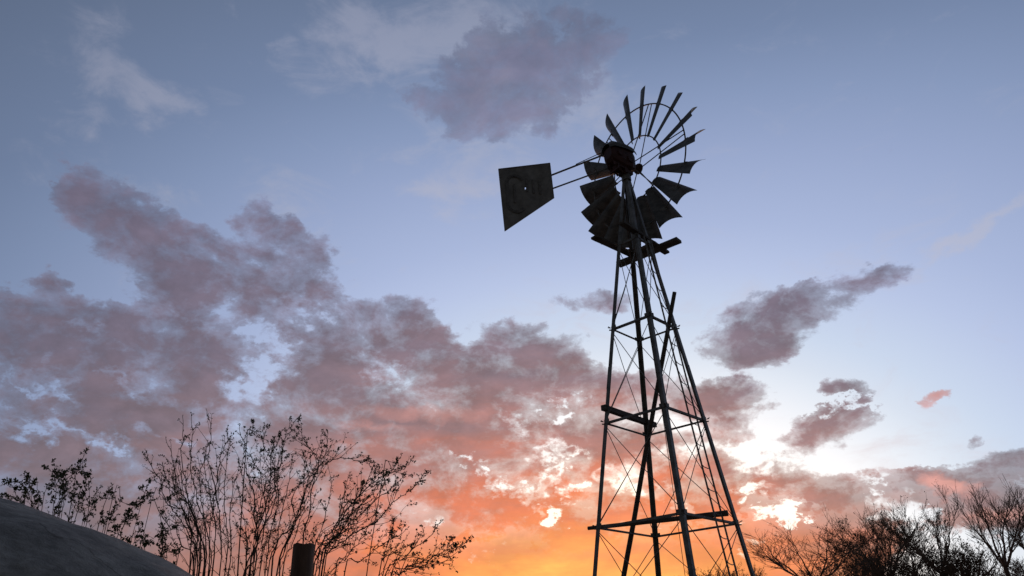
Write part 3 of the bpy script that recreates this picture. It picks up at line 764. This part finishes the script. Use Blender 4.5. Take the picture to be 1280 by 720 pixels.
STEMS = {
    'tall': [
        [(-0.4992, 0.2797), (-0.4884, 0.2589), (-0.4704, 0.2351), (-0.4643, 0.2183), (-0.4513, 0.201), (-0.4358, 0.1849), (-0.4201, 0.1636), (-0.4059, 0.1247)],
        [(-0.4745, 0.2953), (-0.466, 0.2775), (-0.4578, 0.2584), (-0.4522, 0.2397), (-0.442, 0.2227), (-0.4311, 0.2069), (-0.4213, 0.1907), (-0.409, 0.1448)],
        [(-0.4562, 0.3225), (-0.4507, 0.2955), (-0.4504, 0.2737), (-0.4379, 0.236), (-0.425, 0.1946), (-0.4035, 0.135)],
        [(-0.4442, 0.3265), (-0.4386, 0.3006), (-0.4364, 0.2732), (-0.4329, 0.2443), (-0.4225, 0.2251), (-0.4186, 0.2065), (-0.4069, 0.1839), (-0.3981, 0.1629), (-0.3896, 0.1157)],
        [(-0.4266, 0.3331), (-0.4166, 0.3103), (-0.413, 0.2887), (-0.411, 0.2605), (-0.398, 0.2274), (-0.3961, 0.2016), (-0.3904, 0.1744), (-0.385, 0.1155)],
        [(-0.3927, 0.3061), (-0.3888, 0.2889), (-0.3938, 0.2749), (-0.3965, 0.2632), (-0.3956, 0.2346), (-0.3944, 0.2118), (-0.3827, 0.1732), (-0.3766, 0.1153)],
        [(-0.4609, 0.2473), (-0.445, 0.2156), (-0.4239, 0.1746), (-0.4106, 0.1353)],
        [(-0.3861, 0.2812), (-0.3854, 0.2447), (-0.3828, 0.2032), (-0.3732, 0.163), (-0.3706, 0.1151)],
        [(-0.3687, 0.2547), (-0.373, 0.2234), (-0.3728, 0.1828), (-0.3654, 0.1433), (-0.3666, 0.1149)],
        [(-0.4518, 0.263), (-0.4369, 0.2235), (-0.4133, 0.1792), (-0.3956, 0.1159)],
    ],
    'mid': [
        [(-0.377, 0.3106), (-0.3726, 0.2927), (-0.3644, 0.2797), (-0.3658, 0.2653), (-0.3625, 0.2517), (-0.3533, 0.2331), (-0.345, 0.2132), (-0.3414, 0.1867), (-0.3342, 0.1607), (-0.3396, 0.114)],
        [(-0.3569, 0.3116), (-0.3585, 0.2922), (-0.3644, 0.2797)],
        [(-0.3432, 0.3094), (-0.3425, 0.2939), (-0.3398, 0.2806), (-0.3305, 0.2641), (-0.3219, 0.2503), (-0.3206, 0.232), (-0.316, 0.2091), (-0.3233, 0.1811), (-0.3325, 0.1607), (-0.3326, 0.1138)],
        [(-0.296, 0.3162), (-0.3038, 0.3069), (-0.3121, 0.2928), (-0.3134, 0.2742), (-0.3148, 0.2571), (-0.3174, 0.2319), (-0.3223, 0.2093), (-0.3278, 0.1763), (-0.3341, 0.149), (-0.3386, 0.114)],
        [(-0.2917, 0.3058), (-0.2891, 0.2898), (-0.2827, 0.2786), (-0.2743, 0.2675), (-0.2661, 0.2597), (-0.2656, 0.2405), (-0.2782, 0.217), (-0.283, 0.1897), (-0.2918, 0.1593), (-0.3056, 0.1129)],
        [(-0.255, 0.294), (-0.2547, 0.2765), (-0.2586, 0.2589), (-0.2667, 0.2406), (-0.2763, 0.2304), (-0.2861, 0.1898), (-0.2986, 0.1411), (-0.3026, 0.1128)],
        [(-0.3156, 0.2743), (-0.3175, 0.2423), (-0.312, 0.2008), (-0.318, 0.1612), (-0.3186, 0.1133)],
        [(-0.3446, 0.2754), (-0.3385, 0.2326), (-0.3275, 0.1912), (-0.327, 0.1517), (-0.3256, 0.1136)],
        [(-0.3005, 0.263), (-0.3005, 0.2313), (-0.3068, 0.1905), (-0.3097, 0.1511), (-0.3156, 0.1132)],
        [(-0.3713, 0.2337), (-0.3575, 0.1923), (-0.3464, 0.1524), (-0.3446, 0.1142)],
        [(-0.2721, 0.2303), (-0.2788, 0.1896), (-0.2884, 0.1504), (-0.2986, 0.1127)],
    ],
    'right': [
        [(-0.194, 0.2433), (-0.2019, 0.2521), (-0.2093, 0.2518), (-0.2244, 0.256), (-0.2352, 0.258), (-0.2497, 0.2537), (-0.2621, 0.2499), (-0.2689, 0.2302), (-0.2716, 0.1893), (-0.2753, 0.1403)],
        [(-0.1539, 0.2605), (-0.1614, 0.2475), (-0.1663, 0.2381), (-0.1788, 0.2333)],
        [(-0.1394, 0.2573), (-0.1435, 0.2489), (-0.1506, 0.2407), (-0.1642, 0.237), (-0.1766, 0.2332), (-0.1889, 0.2253), (-0.197, 0.2199), (-0.2067, 0.2074), (-0.2189, 0.1951), (-0.2277, 0.1798), (-0.235, 0.1682), (-0.2425, 0.146), (-0.2494, 0.1252)],
        [(-0.1462, 0.2364), (-0.1554, 0.2262), (-0.1685, 0.2137), (-0.1816, 0.2045), (-0.193, 0.1942), (-0.2052, 0.1821), (-0.2149, 0.1724), (-0.2294, 0.1601), (-0.2437, 0.1489), (-0.2531, 0.1159)],
        [(-0.1178, 0.2343), (-0.1301, 0.2233), (-0.1419, 0.2128), (-0.1566, 0.2026), (-0.1671, 0.1933), (-0.1818, 0.1763), (-0.1962, 0.1679), (-0.2115, 0.16), (-0.2266, 0.1503), (-0.2405, 0.1392), (-0.2491, 0.1157)],
        [(-0.1013, 0.1726), (-0.1074, 0.1639), (-0.1123, 0.1567), (-0.1273, 0.145), (-0.147, 0.1313), (-0.1715, 0.116)],
        [(-0.0616, 0.1525), (-0.0768, 0.1409), (-0.0859, 0.1359), (-0.0969, 0.132), (-0.1139, 0.1273), (-0.1317, 0.1213), (-0.1515, 0.1153), (-0.171, 0.1066)],
        [(-0.1472, 0.1677), (-0.153, 0.1576), (-0.168, 0.1512), (-0.1787, 0.1429), (-0.1899, 0.1351), (-0.2049, 0.1247), (-0.2212, 0.1148)],
        [(-0.1599, 0.1805), (-0.1635, 0.1658), (-0.165, 0.1541), (-0.1686, 0.1426), (-0.173, 0.1274), (-0.1771, 0.1087)],
        [(-0.0849, 0.1514), (-0.0879, 0.1418), (-0.0999, 0.1345), (-0.1218, 0.1257), (-0.1514, 0.1116)],
        [(-0.2222, 0.239), (-0.226, 0.2162), (-0.2303, 0.1879), (-0.2404, 0.1585), (-0.2559, 0.1254)],
        [(-0.2026, 0.2279), (-0.2105, 0.2024), (-0.2214, 0.1776), (-0.2356, 0.1487), (-0.2464, 0.1185)],
        [(-0.1226, 0.1644), (-0.1323, 0.1452), (-0.1489, 0.1266), (-0.1613, 0.11)],
        [(-0.2447, 0.2293), (-0.2476, 0.1986), (-0.2524, 0.1688), (-0.2604, 0.1303)],
        [(-0.1849, 0.1864), (-0.1941, 0.1668), (-0.2062, 0.1477), (-0.2222, 0.129), (-0.233, 0.1124)],
    ],
    'low': [
        [(-0.5854, 0.2645), (-0.5883, 0.2539), (-0.5905, 0.2434), (-0.5936, 0.231), (-0.596, 0.2187), (-0.5993, 0.2061), (-0.5994, 0.1805)],
        [(-0.6304, 0.2612), (-0.6191, 0.2539), (-0.6085, 0.2493), (-0.6011, 0.2449), (-0.5964, 0.2405), (-0.5939, 0.2186)],
        [(-0.5669, 0.2532), (-0.5745, 0.2492), (-0.5841, 0.2495)],
        [(-0.5281, 0.2225), (-0.5398, 0.2199), (-0.549, 0.214), (-0.5596, 0.2052), (-0.5672, 0.1974), (-0.5725, 0.1796)],
        [(-0.4898, 0.2151), (-0.4964, 0.2112), (-0.5026, 0.2058), (-0.5159, 0.2098), (-0.5301, 0.2164)],
        [(-0.494, 0.1932), (-0.5042, 0.1872), (-0.5127, 0.1785), (-0.5147, 0.158)],
        [(-0.4777, 0.2116), (-0.4849, 0.2169), (-0.4901, 0.211)],
        [(-0.442, 0.1762), (-0.4534, 0.1677), (-0.4616, 0.1562), (-0.4541, 0.1367)],
        [(-0.6632, 0.2439), (-0.6493, 0.2309), (-0.6361, 0.2119)],
        [(-0.6365, 0.2429), (-0.6294, 0.2271), (-0.6188, 0.2012)],
        [(-0.5395, 0.1985), (-0.5342, 0.1832), (-0.5352, 0.1587)],
        [(-0.4526, 0.2107), (-0.4653, 0.2122), (-0.4775, 0.2105)],
        [(-0.6765, 0.2464), (-0.6647, 0.2335), (-0.654, 0.2166), (-0.6418, 0.2019)],
        [(-0.6552, 0.2541), (-0.645, 0.239), (-0.6345, 0.2221), (-0.623, 0.2013)],
        [(-0.6152, 0.2464), (-0.6074, 0.2315), (-0.6051, 0.2129), (-0.6039, 0.1906)],
        [(-0.5685, 0.2364), (-0.5695, 0.2219), (-0.5747, 0.2078), (-0.5778, 0.1847)],
        [(-0.5527, 0.2213), (-0.5538, 0.207), (-0.5586, 0.1911), (-0.5624, 0.1713)],
        [(-0.5182, 0.216), (-0.5216, 0.2019), (-0.527, 0.188), (-0.5299, 0.1624)],
        [(-0.5069, 0.2014), (-0.5083, 0.1874), (-0.5109, 0.1696), (-0.5107, 0.1482)],
        [(-0.4865, 0.1806), (-0.4883, 0.1688), (-0.4894, 0.1533), (-0.4885, 0.1379)],
        [(-0.591, 0.2519), (-0.5787, 0.2347), (-0.5682, 0.2157), (-0.5581, 0.189)],
        [(-0.4507, 0.1637), (-0.4507, 0.152), (-0.45, 0.1366), (-0.4475, 0.1223)],
        [(-0.4645, 0.1959), (-0.4579, 0.1757), (-0.4436, 0.1459), (-0.431, 0.1312)],
    ],
    'rockcrest': [
        [(-0.6791, 0.2247), (-0.6214, 0.2033), (-0.5646, 0.1813), (-0.5084, 0.1568), (-0.453, 0.131), (-0.415, 0.1128), (-0.3714, 0.0855), (-0.3171, 0.041)],
    ],
    'post': [
        [(-0.2873, 0.1494), (-0.2609, 0.1485)],
    ],
}
ROCKCREST = [(bearing(b, 3.0).x, bearing(b, 3.0).z + .04) for b in STEMS.pop('rockcrest')[0]]
rock()
def post():
    b = STEMS.pop('post')[0]; Y = 3.6
    l, r = bearing(b[0], Y), bearing(b[1], Y); c = (l+r)/2; w = (r-l).length/2
    mb = MB(); n = 40; rows = 30; vs = []
    for i in range(rows+1):
        z = -.1 + (c.z+.1)*i/rows
        for k in range(n):
            a = 2*math.pi*k/n
            rr = w*(1 + .05*noise.noise(Vector((math.cos(a)*1.5, math.sin(a)*1.5, z*.8))) + .05*abs(noise.noise(Vector((math.cos(a)*6, math.sin(a)*6, z*.9))))) * (1.06 - .06*i/rows)
            vs.append((c.x + rr*math.cos(a), c.y + rr*math.sin(a), z + (.012*noise.noise(Vector((math.cos(a)*3, 7, math.sin(a)*3))) if i == rows else 0)))
    fs = [(i*n+k, i*n+(k+1) % n, (i+1)*n+(k+1) % n, (i+1)*n+k) for i in range(rows) for k in range(n)]
    fs += [tuple(range(n))[::-1], tuple(range(rows*n, rows*n+n))]
    mb.add(vs, fs); o = mb.build('wooden_post', M['post'])
    tag(o, 'short dark round wooden post with a flat sawn top in front of the bushes', 'post')
post()

# ------------------------------------------------------------------ bushes
def leaf(mb, p, d, L_, rnd):
    d = d.normalized(); s = d.cross(Vector((rnd.uniform(-1,1), rnd.uniform(-1,1), rnd.uniform(-1,1))))
    if s.length < 1e-3: return
    s.normalize(); u = s.cross(d); w = L_*rnd.uniform(.22, .34)
    n = len(mb.v)
    mb.v.extend([tuple(p), tuple(p + d*L_*.5 + s*w + u*w*.3), tuple(p + d*L_), tuple(p + d*L_*.5 - s*w + u*w*.3)])
    mb.f.append((n, n+1, n+2)); mb.f.append((n, n+2, n+3))
def rvec(r): return Vector((r.gauss(0,1), r.gauss(0,1), r.gauss(0,1))).normalized()
def smooth(P, n):
    out = []
    for i in range(len(P)-1):
        p0 = P[max(i-1,0)]; p1 = P[i]; p2 = P[i+1]; p3 = P[min(i+2, len(P)-1)]
        for k in range(n):
            t = k/n; out.append(.5*((2*p1) + (p2-p0)*t + (2*p0-5*p1+4*p2-p3)*t*t + (3*p1-p0-3*p2+p3)*t**3))
    return out + [P[-1]]
def bush(key, name, root, Y0, label, seed, leafsize, twig_n, tlen, spreadY=.5, rbase=.008, leafn=1.0, group='bushes on the left'):
    r = random.Random(seed); st = MB(); fo = MB()
    o = empty(name, (root[0], root[1], 0), label, 'bush', group)
    lines = []
    stems_ = list(STEMS[key])
    for b in STEMS[key]:
        # a thinner companion shoot beside each main stem
        if r.random() < .4: continue
        k = r.randrange(0, 3); sh = r.uniform(-.035, .008)
        stems_.append([(q[0] + sh*(1 - .6*i/len(b)) + r.gauss(0,.004), q[1] - r.uniform(.0,.02)) for i, q in enumerate(b)][k:])
    for b in stems_:
        if len(b) < 3: continue
        tips = len(b); off = r.uniform(-spreadY, spreadY)
        P = []
        for i, q in enumerate(b):
            f = 1 - i/max(1, tips-1)          # 1 at tip, 0 low
            Y = Y0 + off*(.35+.65*f) + .03*r.gauss(0,1)
            P.append(bearing(q, Y))
        low = P[-1]; rt = Vector((root[0] + (low.x-root[0])*.25, root[1] + off*.2, 0.0))
        if low.z > .3:
            P.append(low.lerp(rt, .5) + Vector(((low.x-rt.x)*.08, 0, 0))); P.append(rt)
        S = smooth(P, 4)
        S = [p + rvec(r)*.0062 for p in S]
        L_ = [0]
        for a, c in zip(S, S[1:]): L_.append(L_[-1] + (c-a).length)
        rad_ = [.0014 + (rbase*r.uniform(.55,1)-.0014)*min(1, l/2.2)**.8 for l in L_]
        st.tube(S, rad_, 5); lines.append((S, L_))
    def twig(p, d, L0, depth):
        n = max(3, int(L0/.045)); P = [p]; dd = d.normalized()
        for i in range(n):
            dd = (dd + rvec(r)*.22 + Vector((0,0,.05))).normalized(); P.append(P[-1] + dd*(L0/n))
        st.tube(P, [.0022*(1-.55*i/n) if depth == 0 else .0014*(1-.4*i/n) for i in range(n+1)], 3, caps=False)
        for i in range(1, n+1):
            if r.random() < (.5 if i < n else .95)*leafn*(.5 + .7*i/n):
                for _ in range(r.choice((2,3,4,5))):
                    leaf(fo, P[i] + rvec(r)*.006, (dd + rvec(r)*1.1), leafsize*r.uniform(.6,1.25), r)
            if depth == 0 and r.random() < .36:
                twig(P[i], (dd + rvec(r)*.9).normalized(), L0*r.uniform(.25,.5), 1)
            if depth == 1 and r.random() < .08:
                twig(P[i], (dd + rvec(r)*1.0).normalized(), L0*.5, 2)
    for S, L_ in lines:
        tot = L_[-1]; vis = [i for i in range(1, len(S)-2) if S[i].z > EYE*.75]
        for i in vis:
            if r.random() < twig_n:
                t_ = (S[max(i-1,0)] - S[i+1]).normalized(); side = rvec(r); side.y *= .8
                twig(S[i], t_*1.0 + side*.75, tlen*r.uniform(.4, 1.15)*min(1, .12 + L_[i]*1.5), 0)
            if L_[i] < .9 and r.random() < .55*leafn:
                for _ in range(r.choice((1,2,3))): leaf(fo, S[i], rvec(r) + Vector((0,0,.4)), leafsize*r.uniform(.6,1.1), r)
        for _ in range(3): leaf(fo, S[0], rvec(r) + Vector((0,0,.8)), leafsize*.9, r)
    st.build('stems', M['bark'], o); fo.build('foliage', M['leaf'], o)
bush('low', 'shrub', (-2.75, 5.0), 5.0, 'low spreading leafy shrub showing just above the boulder', 11, .019, .6, .2, .35, .005, 1.3)
bush('tall', 'bush', (-2.02, 5.1), 5.1, 'upright thin stemmed bush just right of the boulder, farthest left of the tall ones', 12, .013, .42, .28, .45, .0085, 1.2)
bush('mid', 'bush', (-1.62, 5.3), 5.3, 'tall leafy middle bush rising behind the wooden post to its left', 13, .0145, .5, .28, .5, .0092, 1.5)
bush('right', 'bush', (-1.32, 4.9), 4.9, 'bush with long branches leaning right towards the orange glow', 14, .0145, .5, .24, .45, .0088, 1.5)

# ------------------------------------------------------------------ trees on the right
def tree(bx, Y, top, wid, cb, label, seed, leaves=0.0, depth=5, name='bare_tree', stems=3, ang=.5, group='bare trees right of the windmill', up=.05, thick=1.0, cat='tree', leafsize=.03):
    """bx: bearing x/Y of the foot; top, cb: heights in metres of the crown's top and of the fork; wid: crown half-width in metres"""
    r = random.Random(seed); base = Vector((bx*Y, Y, 0))
    segs = []; lv = []
    def grow(p, d, L0, rad0, dep):
        n = 4 if dep > 1 else 3; P = [p]; dd = d
        for i in range(n):
            dd = (dd + rvec(r)*.15 + Vector((0,0,up))).normalized(); P.append(P[-1] + dd*(L0/n))
        segs.append((P, rad0, rad0*.6, dep))
        if r.random() < leaves*(.25, 1, .6, .2, 0, 0, 0)[min(dep, 6)]*2: lv.append((P[-1], dd))
        if dep == 0: return
        k = r.choice((2, 3, 3, 4)) if dep < 4 else 3
        for j in range(k):
            side = rvec(r); side = (side - dd*side.dot(dd)).normalized()
            a = ang*r.uniform(.3, 1.3); 
            if j == 0: a *= .4
            nd = (dd*math.cos(a) + side*math.sin(a)).normalized()
            i0 = r.randrange(1, n) if j else n
            grow(P[i0], nd, L0*r.uniform(.6, .85), rad0*(.62 if j == 0 else .5), dep-1)
    for s in range(stems):
        a = 2*math.pi*(s + r.random()*.6)/stems; t = r.uniform(.35, .8)
        grow(Vector((0, 0, 0)), Vector((math.cos(a)*t, math.sin(a)*t, 1)).normalized(), 1.0, .035*thick, depth)
    zs = sorted(P[-1].z for P, *_ in segs); xs = sorted(P[-1].x for P, *_ in segs)
    wx = max(-xs[int(len(xs)*.02)], xs[int(len(xs)*.98)]); mz = zs[int(len(zs)*.995)]
    sz = (top-cb)/mz; sx = wid/wx
    def T(p): return Vector((p.x*sx, p.y*sx, p.z*sz + cb)) + base
    tr = MB(); cr = MB(); lf = MB()
    for s in range(max(1, stems//2)):
        o_ = Vector((r.uniform(-.15,.15), r.uniform(-.1,.1), -.05))
        tr.tube([base + o_, base + o_*.6 + Vector((r.uniform(-.06,.06), 0, cb*.5)), base + Vector((0, 0, cb+.02))], [.075*thick, .055*thick, .042*thick], 8)
    for P, a, b, dep in segs:
        Q = [T(p) for p in P]; n = len(Q)-1
        big = dep >= depth-1
        (tr if big else cr).tube(Q, [max(.0027, (a+(b-a)*i/n)*.8) for i in range(n+1)], 6 if big else 3, caps=False)
    for p, d in lv:
        for _ in range(r.choice((2,3,4))): leaf(lf, T(p) + rvec(r)*.03, d + rvec(r), leafsize*r.uniform(.7,1.4), r)
    o = empty(name, base, label, cat, group)
    tr.build('trunk', M['drybark'], o); c = cr.build('crown', M['drybark'], o)
    if lf.f: lf.build('leaves', M['dryleaf'], c)
TREES = [
    dict(bx=0.3539, Y=19, top=4.29, wid=1.34, cb=2.88, label='bare round crowned tree nearest the windmill tower, standing apart from the thicker wood',seed=1,leaves=.05,stems=5),
    dict(bx=0.4450, Y=18, top=4.51, wid=1.24, cb=2.75, label='dark dense twiggy tree with some dry leaves between two paler bare trees',seed=2,leaves=.3,stems=7,ang=.5),
    dict(bx=0.5150, Y=17, top=4.55, wid=1.04, cb=2.88, label='bare tree with clumps of dry leaves at the top of its crown',seed=3,leaves=.25,stems=4,ang=.42),
    dict(bx=0.5951, Y=16, top=4.52, wid=0.82, cb=2.87, label='tallest slender bare tree forking low, second from the right edge',seed=4,leaves=.04,stems=4,ang=.42),
    dict(bx=0.6496, Y=15, top=4.22, wid=0.76, cb=2.57, label='bare tree cut by the right edge of the view',seed=6,leaves=.15,stems=4,ang=.45),
    dict(bx=0.2339, Y=24, top=4.00, wid=0.95, cb=3.03, label='small leafy shrub top just showing between the ladder and right leg of the tower',seed=10,leaves=.8,stems=6,depth=4,ang=.5,name='shrub',cat='bush',group='far shrubs behind the tower'),
    dict(bx=0.2768, Y=24, top=3.90, wid=0.71, cb=3.00, label='small leafy shrub top at the foot of the right tower leg',seed=12,leaves=.8,stems=6,depth=4,ang=.5,name='shrub',cat='bush',group='far shrubs behind the tower'),
    dict(bx=0.4615, Y=15, top=3.45, wid=0.99, cb=2.15, label='low dark tangled thicket under the dense twiggy tree',seed=7,leaves=.4,stems=9,depth=5,ang=.5,name='thicket',cat='bush',group='low thickets under the bare trees'),
    dict(bx=0.5351, Y=14, top=3.23, wid=0.83, cb=2.04, label='low dark tangled thicket in front of the tallest slender tree',seed=8,leaves=.4,stems=9,depth=5,ang=.5,name='thicket',cat='bush',group='low thickets under the bare trees'),
    dict(bx=0.3988, Y=17, top=3.40, wid=0.94, cb=2.24, label='low tangled thicket between the apart standing tree and the dense one',seed=9,leaves=.3,stems=8,depth=5,ang=.5,name='thicket',cat='bush',group='low thickets under the bare trees'),
    dict(bx=0.6060, Y=18, top=3.40, wid=0.99, cb=2.17, label='low tangled thicket at the right edge behind the forked trunks',seed=19,leaves=.3,stems=8,depth=5,ang=.5,name='thicket',cat='bush',group='low thickets under the bare trees'),
]
for args in TREES: tree(**args)
